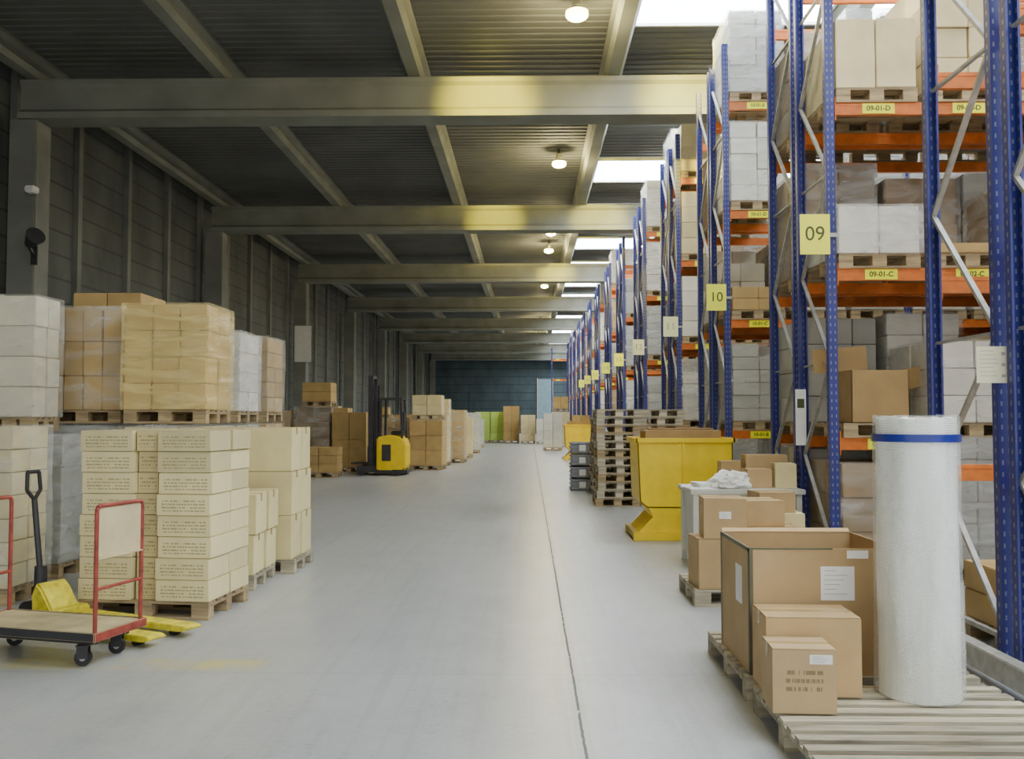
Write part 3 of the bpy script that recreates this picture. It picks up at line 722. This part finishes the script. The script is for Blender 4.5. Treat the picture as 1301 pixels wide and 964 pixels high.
# ------------------------------------------------------------------ yellow tipping skip
def skip(x, y, lab):
    e = empty('tipping_skip', (x, y, 0), lab, 'waste container', group='yellow tipping skips'); Y = MT['yellow']
    P = [(0, 1.32), (1.24, 1.32), (1.24, .9), (.76, .42), (.12, .42), (.03, .5)]
    D = .95
    m = MB(); th = .012; n = len(P)
    for yy in (0, D-th): m.prism(P, yy, yy+th, Y)
    for i in range(1, n):
        a = P[i]; b = P[(i+1) % n]
        dx, dz = b[0]-a[0], b[1]-a[1]; L = math.hypot(dx, dz); nx, nz = -dz/L*th, dx/L*th
        m.prism([a, b, (b[0]-nx, b[1]-nz), (a[0]-nx, a[1]-nz)], 0, D, Y)
    ob('hopper', m.mesh('hopper'), parent=e)
    m = MB()
    for yy in (-.04, D): m.box(-.03, 1.27, yy, yy+.04, 1.27, 1.33, Y)
    m.box(-.04, 0, -.04, D+.04, 1.27, 1.33, Y); m.box(1.24, 1.28, -.04, D+.04, 1.27, 1.33, Y)
    ob('rim', m.mesh('rim', .004), parent=e)
    m = MB(); m.prism([(.14, .42), (.76, .42), (.62, .3), (.76, .09), (.0, .09), (.2, .3)], .005, D-.01, Y)
    ob('pedestal', m.mesh('ped', .003), parent=e)
    ob('side_rib', MB().box(.58, .62, -.03, -.001, .43, 1.265, Y).mesh('rib', .003), parent=e)
    m = MB(); m.box(-.06, .84, -.05, .03, .0, .1, Y); m.box(-.06, .84, D-.05, D+.03, 0, .1, Y); m.box(-.06, .02, 0, D, .02, .1, Y); m.box(.76, .84, 0, D, .02, .1, Y)
    for yy in (.2, .6): m.box(-.06, .84, yy, yy+.15, .02, .1, Y)
    ob('base_frame', m.mesh('base', .005), parent=e)
    ob('cardboard_sheet', MB().box(-.5, .5, -.3, .3, 0, .5, MT['kraftd']).box(-.42, .46, -.05, .2, .5, .53, MT['dark_i']).mesh('cb', .01), (x+.63, y+.48, .925), 0, None, 'flattened brown cardboard packed in the yellow skip', 'cardboard', 'cardboard in the skip')
    return e
skip(1.42, 11.9, 'yellow steel tipping skip filled with cardboard beside the racks')
skip(1.35, 34.2, 'yellow steel tipping skip standing by the racks')

for (x, y, n_) in [(1.62, 16.9, 12), (2.46, 17.2, 12), (1.72, 19.2, 9)]:
    for i in range(n_):
        pallet(x+random.uniform(-.025, .025), y+random.uniform(-.02, .02), i*.1455, R(random.uniform(-2, 2)), PALG if i % 3 else PALR, 'empty wooden pallet in a tall pile beside the racks', 'piled empty pallets')
m = MB(); c = MT['crate']
m.box(-.24, .24, -.3, .3, 0, .02, c)
for (a) in ((-.24, .24, -.3, -.285), (-.24, .24, .285, .3), (-.24, -.225, -.3, .3), (.225, .24, -.3, .3)): m.box(*a, .0, .24, c)
for z in (.21, .12, .02): m.box(-.265, .265, -.33, -.3, z, z+.03, c); m.box(-.265, -.24, -.3, .3, z, z+.03, c)
for x in (-.265, -.1, .08, .245): m.box(x, x+.02, -.33, -.3, 0, .25, c)
m.box(-.07, .07, -.335, -.33, .06, .19, MT['white']); crm = m.mesh('crate')
for i in range(4): ob('plastic_crate', crm, (1.17, 20.2, .002+i*.268), 0, None, 'grey ribbed plastic crate with white label in a stack', 'crate', 'stacked grey crates')

# ------------------------------------------------------------------ workbench
wb = empty('workbench', (2.3, 10.0, 0), 'pale packing table cluttered with papers and cartons', 'table')
ob('table_top', MB().box(-.6, .6, -.42, .42, .79, .84, MT['bench']).mesh('t', .004), parent=wb)
for x in (-.54, .54):
    for y in (-.36, .36): ob('leg', MB().box(-.03, .03, -.03, .03, 0, .79, MT['bench']).mesh('l'), (x, y, 0), parent=wb)
ob('side_panel', MB().box(-.5, .5, -.4, -.38, .1, .79, MT['bench']).mesh('p'), parent=wb)
ob('end_panel', MB().box(-.545, -.53, -.32, .32, .1, .79, MT['bench']).mesh('p'), parent=wb)
ob('shelf', MB().box(-.5, .5, -.34, .34, .3, .33, MT['bench']).mesh('s'), parent=wb)
def crumple(x, y, z, r, sq, mat, name, label, seed):
    bm = bmesh.new(); bmesh.ops.create_icosphere(bm, subdivisions=4, radius=r)
    for v in bm.verts:
        k = 1+.35*mn.noise(v.co*9/r*.35+Vector((seed, 0, 0)))+.15*mn.noise(v.co*22/r*.35)
        v.co = Vector((v.co.x*k*1.4, v.co.y*k, max(-r*.45, v.co.z*k)*sq))
    zmin = min(v.co.z for v in bm.verts)
    for v in bm.verts: v.co.z -= zmin
    me = bpy.data.meshes.new(name); bm.to_mesh(me); bm.free(); me.materials.append(MT[mat])
    return ob(name, me, (x, y, z), 0, None, label, 'plastic film')
crumple(2.16, 9.82, .842, .15, .85, 'white', 'crumpled_film', 'crumpled white plastic film heaped on the table', 3)
for i, (x, y, r_, w, d) in enumerate(((1.85, 9.76, 12, .3, .21), (1.93, 10.22, -20, .28, .21), (1.74, 10.02, 70, .2, .12))):
    ob('paper_sheet', MB().box(-w/2, w/2, -d/2, d/2, 0, .004, MT['white']).mesh('paper'), (x, y, .842), R(r_), None, 'loose white paper lying on the table', 'paper', 'papers on the table')
for i in range(5):
    ob('paper_stack', MB().box(-.11, .11, -.15, .15, 0, .009, MT['white']).mesh('paper'), (1.92+.01*(i % 2), 9.98, .842+.0095*i), R(6*(i % 3)), None, 'stacked white delivery papers on the table', 'paper', 'paper bundle on the table')
carton(2.47, 9.92, .842, .27, .24, .2, 'kraft', R(4), 'small brown carton on the packing table')
carton(2.64, 10.26, .842, .46, .25, .34, 'kraft', R(0), 'wide brown carton on the packing table')
carton(2.24, 10.22, .842, .22, .2, .27, 'kraftd', R(0), 'small brown carton on the packing table')
carton(2.76, 9.9, .842, .22, .3, .26, 'cream', R(-6), 'small cream carton on the packing table')
pallet(1.95, 8.15, 0, 0, PALN, 'wooden pallet with brown cartons beside the aisle')
carton(1.61, 7.97, .146, .36, .4, .42, 'kraft', R(3), 'brown carton stacked on a pallet')
carton(1.68, 7.95, .568, .36, .36, .34, 'kraft', R(-4), 'brown carton on top of another carton', stick=(.0, .2, .1, .06))
carton(2.1, 8.2, .146, .5, .5, .5, 'kraftd', R(0), 'brown carton stacked on a pallet')
carton(2.05, 8.2, .648, .35, .4, .22, 'kraft', R(5), 'brown carton on top of another carton')
carton(2.45, 9.15, 0, .5, .45, .66, 'cream', R(-3), 'tall cream carton standing by the packing table')
carton(2.42, 9.15, .662, .36, .36, .2, 'kraft', R(6), 'brown carton on top of a tall cream carton')

# ------------------------------------------------------------------ foreground right
pallet(1.87, 4.47, 0, 0, PAL2, 'weathered slatted pallet carrying small cartons and bubble wrap')
pallet(1.87, 5.72, 0, 0, PAL2, 'weathered pallet under the large open carton')
bx, by, bw, bd, bh = 1.67, 5.58, .84, .76, .71
m = MB(); k = MT['kraft']; a, b = bw/2, bd/2
m.box(-a, a, -b, -b+.008, 0, bh, k); m.box(-a, a, b-.008, b, 0, bh, k); m.box(-a, -a+.008, -b+.008, b-.008, 0, bh, k); m.box(a-.008, a, -b+.008, b-.008, 0, bh, k); m.box(-a+.008, a-.008, -b+.008, b-.008, 0, .008, k)
q = ob('large_open_carton', m.mesh('carton'), (bx, by, .146), 0, None, 'large open brown carton with dark taped edges on a pallet', 'box')
m = MB(); d = MT['dtape']
m.box(-a-.003, -a+.02, -b-.003, -b-.0005, 0, bh, d); m.box(-a-.003, -a-.0005, -b-.003, -b+.03, 0, bh, d); m.box(-a-.003, -a-.0005, b-.03, b, 0, bh, d)
m.box(-a-.003, -a+.011, -b, b, bh-.02, bh+.003, d); m.box(-a, .05, -b-.002, -b+.01, bh-.006, bh+.003, d)
ob('edge_tape', m.mesh('tape'), parent=q)
m = MB(); m.bar((0, b-.01, bh), (0, b+.03, bh+.02), bw-.02, .006, k); ob('carton_flap', m.mesh('flap'), parent=q)
m = MB(); m.box(-.02, .17, -b-.003, -b-.001, .42, .61, MT['white'])
for i in range(6):
    m.box(.0, .07+.02*((i*3) % 4), -b-.0042, -b-.003, .585-.026*i, .5885-.026*i, MT['inkl'])
ob('shipping_label', m.mesh('lab'), parent=q, label='white printed paper label')
ob('packing_label', MB().box(.13, .25, -b-.0032, -b-.001, .655, .7, MT['white']).mesh('lab'), parent=q, label='small white paper label')
ob('side_label', MB().box(-a-.004, -a-.001, -.2, -.05, .36, .58, MT['white']).mesh('lab'), parent=q, label='white paper label')
carton(1.49, 4.97, .146, .49, .34, .41, 'kraft', R(-2), 'medium brown carton standing on a slatted pallet', tmat='tape')
carton(1.36, 4.66, .146, .31, .26, .315, 'kprint', R(-3), 'small brown carton with printed lines on a slatted pallet', stick=(.08, .265, .11, .045))
rl = empty('bubble_wrap_roll', (2.06, 4.87, .147), 'tall upright roll of milky bubble wrap with blue band', 'bubble wrap roll')
def roll(R0, H, seed, flare, cap):
    V = []; F = []; seg = 96; rowsn = 40
    for r_ in range(rowsn+1):
        z = H*r_/rowsn
        for i in range(seg):
            an = 2*math.pi*i/seg
            rad = R0+.006*mn.noise(Vector((math.cos(an)*2, math.sin(an)*2, z*2+seed)))+.0015*mn.noise(Vector((math.cos(an)*6, math.sin(an)*6, z*6+seed)))+(flare*(1-z/H)*(1 if math.cos(an) < -.2 else .4))
            V.append((rad*math.cos(an), rad*math.sin(an), z+(.012*mn.noise(Vector((math.cos(an)*3, math.sin(an)*3, 5+seed))) if r_ == rowsn else 0)))
    for r_ in range(rowsn):
        for i in range(seg):
            j = (i+1) % seg; F.append([r_*seg+i, r_*seg+j, (r_+1)*seg+j, (r_+1)*seg+i])
    if cap:
        prev = rowsn*seg
        for k_ in range(1, 12):
            st = len(V); rad = R0-.015*k_; z = H-(.01 if k_ % 2 else 0)
            for i in range(seg):
                an = 2*math.pi*i/seg; V.append((rad*math.cos(an), rad*math.sin(an), z))
            for i in range(seg):
                j = (i+1) % seg; F.append([prev+i, prev+j, st+j, st+i])
            prev = st
        F.append([i for i in range(seg)][::-1]); F.append([prev+i for i in range(seg)])
    me = bpy.data.meshes.new('roll'); me.from_pydata(V, [], F); me.materials.append(MT['bubble' if cap else 'skin'])
    for p in me.polygons: p.use_smooth = True
    me.set_sharp_from_angle(angle=R(40))
    return me
ob('film_roll', roll(.198, 1.45, 0, .006, True), parent=rl)
ob('outer_film_layer', roll(.212, 1.463, 7, .016, False), parent=rl, label='clear loose outer layer of bubble film')
ob('blue_band', MB().cyl((0, 0, 1.325), (0, 0, 1.365), .221, .2205, MT['btape'], 96, False).mesh('band', 0, True), parent=rl)
ob('cardboard_core', MB().cyl((0, 0, 1.3), (0, 0, 1.455), .038, .038, MT['card'], 32).mesh('core', 0, True), parent=rl)
ob('rack_guard_rail', MB().box(-.05, .05, -1.3, 1.3, .06, .2, MT['galv']).box(-.06, .06, -1.3, -1.18, 0, .22, MT['galv']).box(-.06, .06, 1.18, 1.3, 0, .22, MT['galv']).mesh('rail', .006), (2.78, 5.3, 0), 0, None, 'low grey steel guard rail along the rack end', 'guard rail')

# wall fixtures
wl = empty('wall_floodlight', (-9.1, 16.4, 4.75), 'dark floodlight on a bracket fixed to the column', 'floodlight')
ob('bracket', MB().bar((0, .0, -.2), (0, -.25, .0), .04, .04, MT['dsteel']).box(-.06, .06, -.03, .0, -.35, .0, MT['dsteel']).mesh('b'), parent=wl)
ob('lamp_head', MB().cyl((0, -.2, 0), (.22, -.38, .12), .08, .17, MT['dsteel']).mesh('h', 0, True), parent=wl)
wl = empty('security_camera', (-9.1, 16.4, 5.75), 'small pale camera mounted on the column', 'camera')
ob('mount', MB().box(-.04, .04, -.12, 0, -.03, .03, MT['alu']).mesh('m'), parent=wl)
ob('camera_body', MB().box(-.06, .12, -.3, -.1, -.06, .06, MT['white']).mesh('b', .02), parent=wl)
ob('notice_board', MB().box(-.35, .35, -.02, 0, -.75, .75, MT['white']).mesh('n', .01), (-9.25, 36.8, 4.6), 0, None, 'white notice board fixed to a concrete column', 'notice board')

# ------------------------------------------------------------------ world
w = bpy.data.worlds.new('world'); SC.world = w; w.use_nodes = True
bg = w.node_tree.nodes['Background']; bg.inputs[0].default_value = (.96, .97, .94, 1); bg.inputs[1].default_value = 1.75
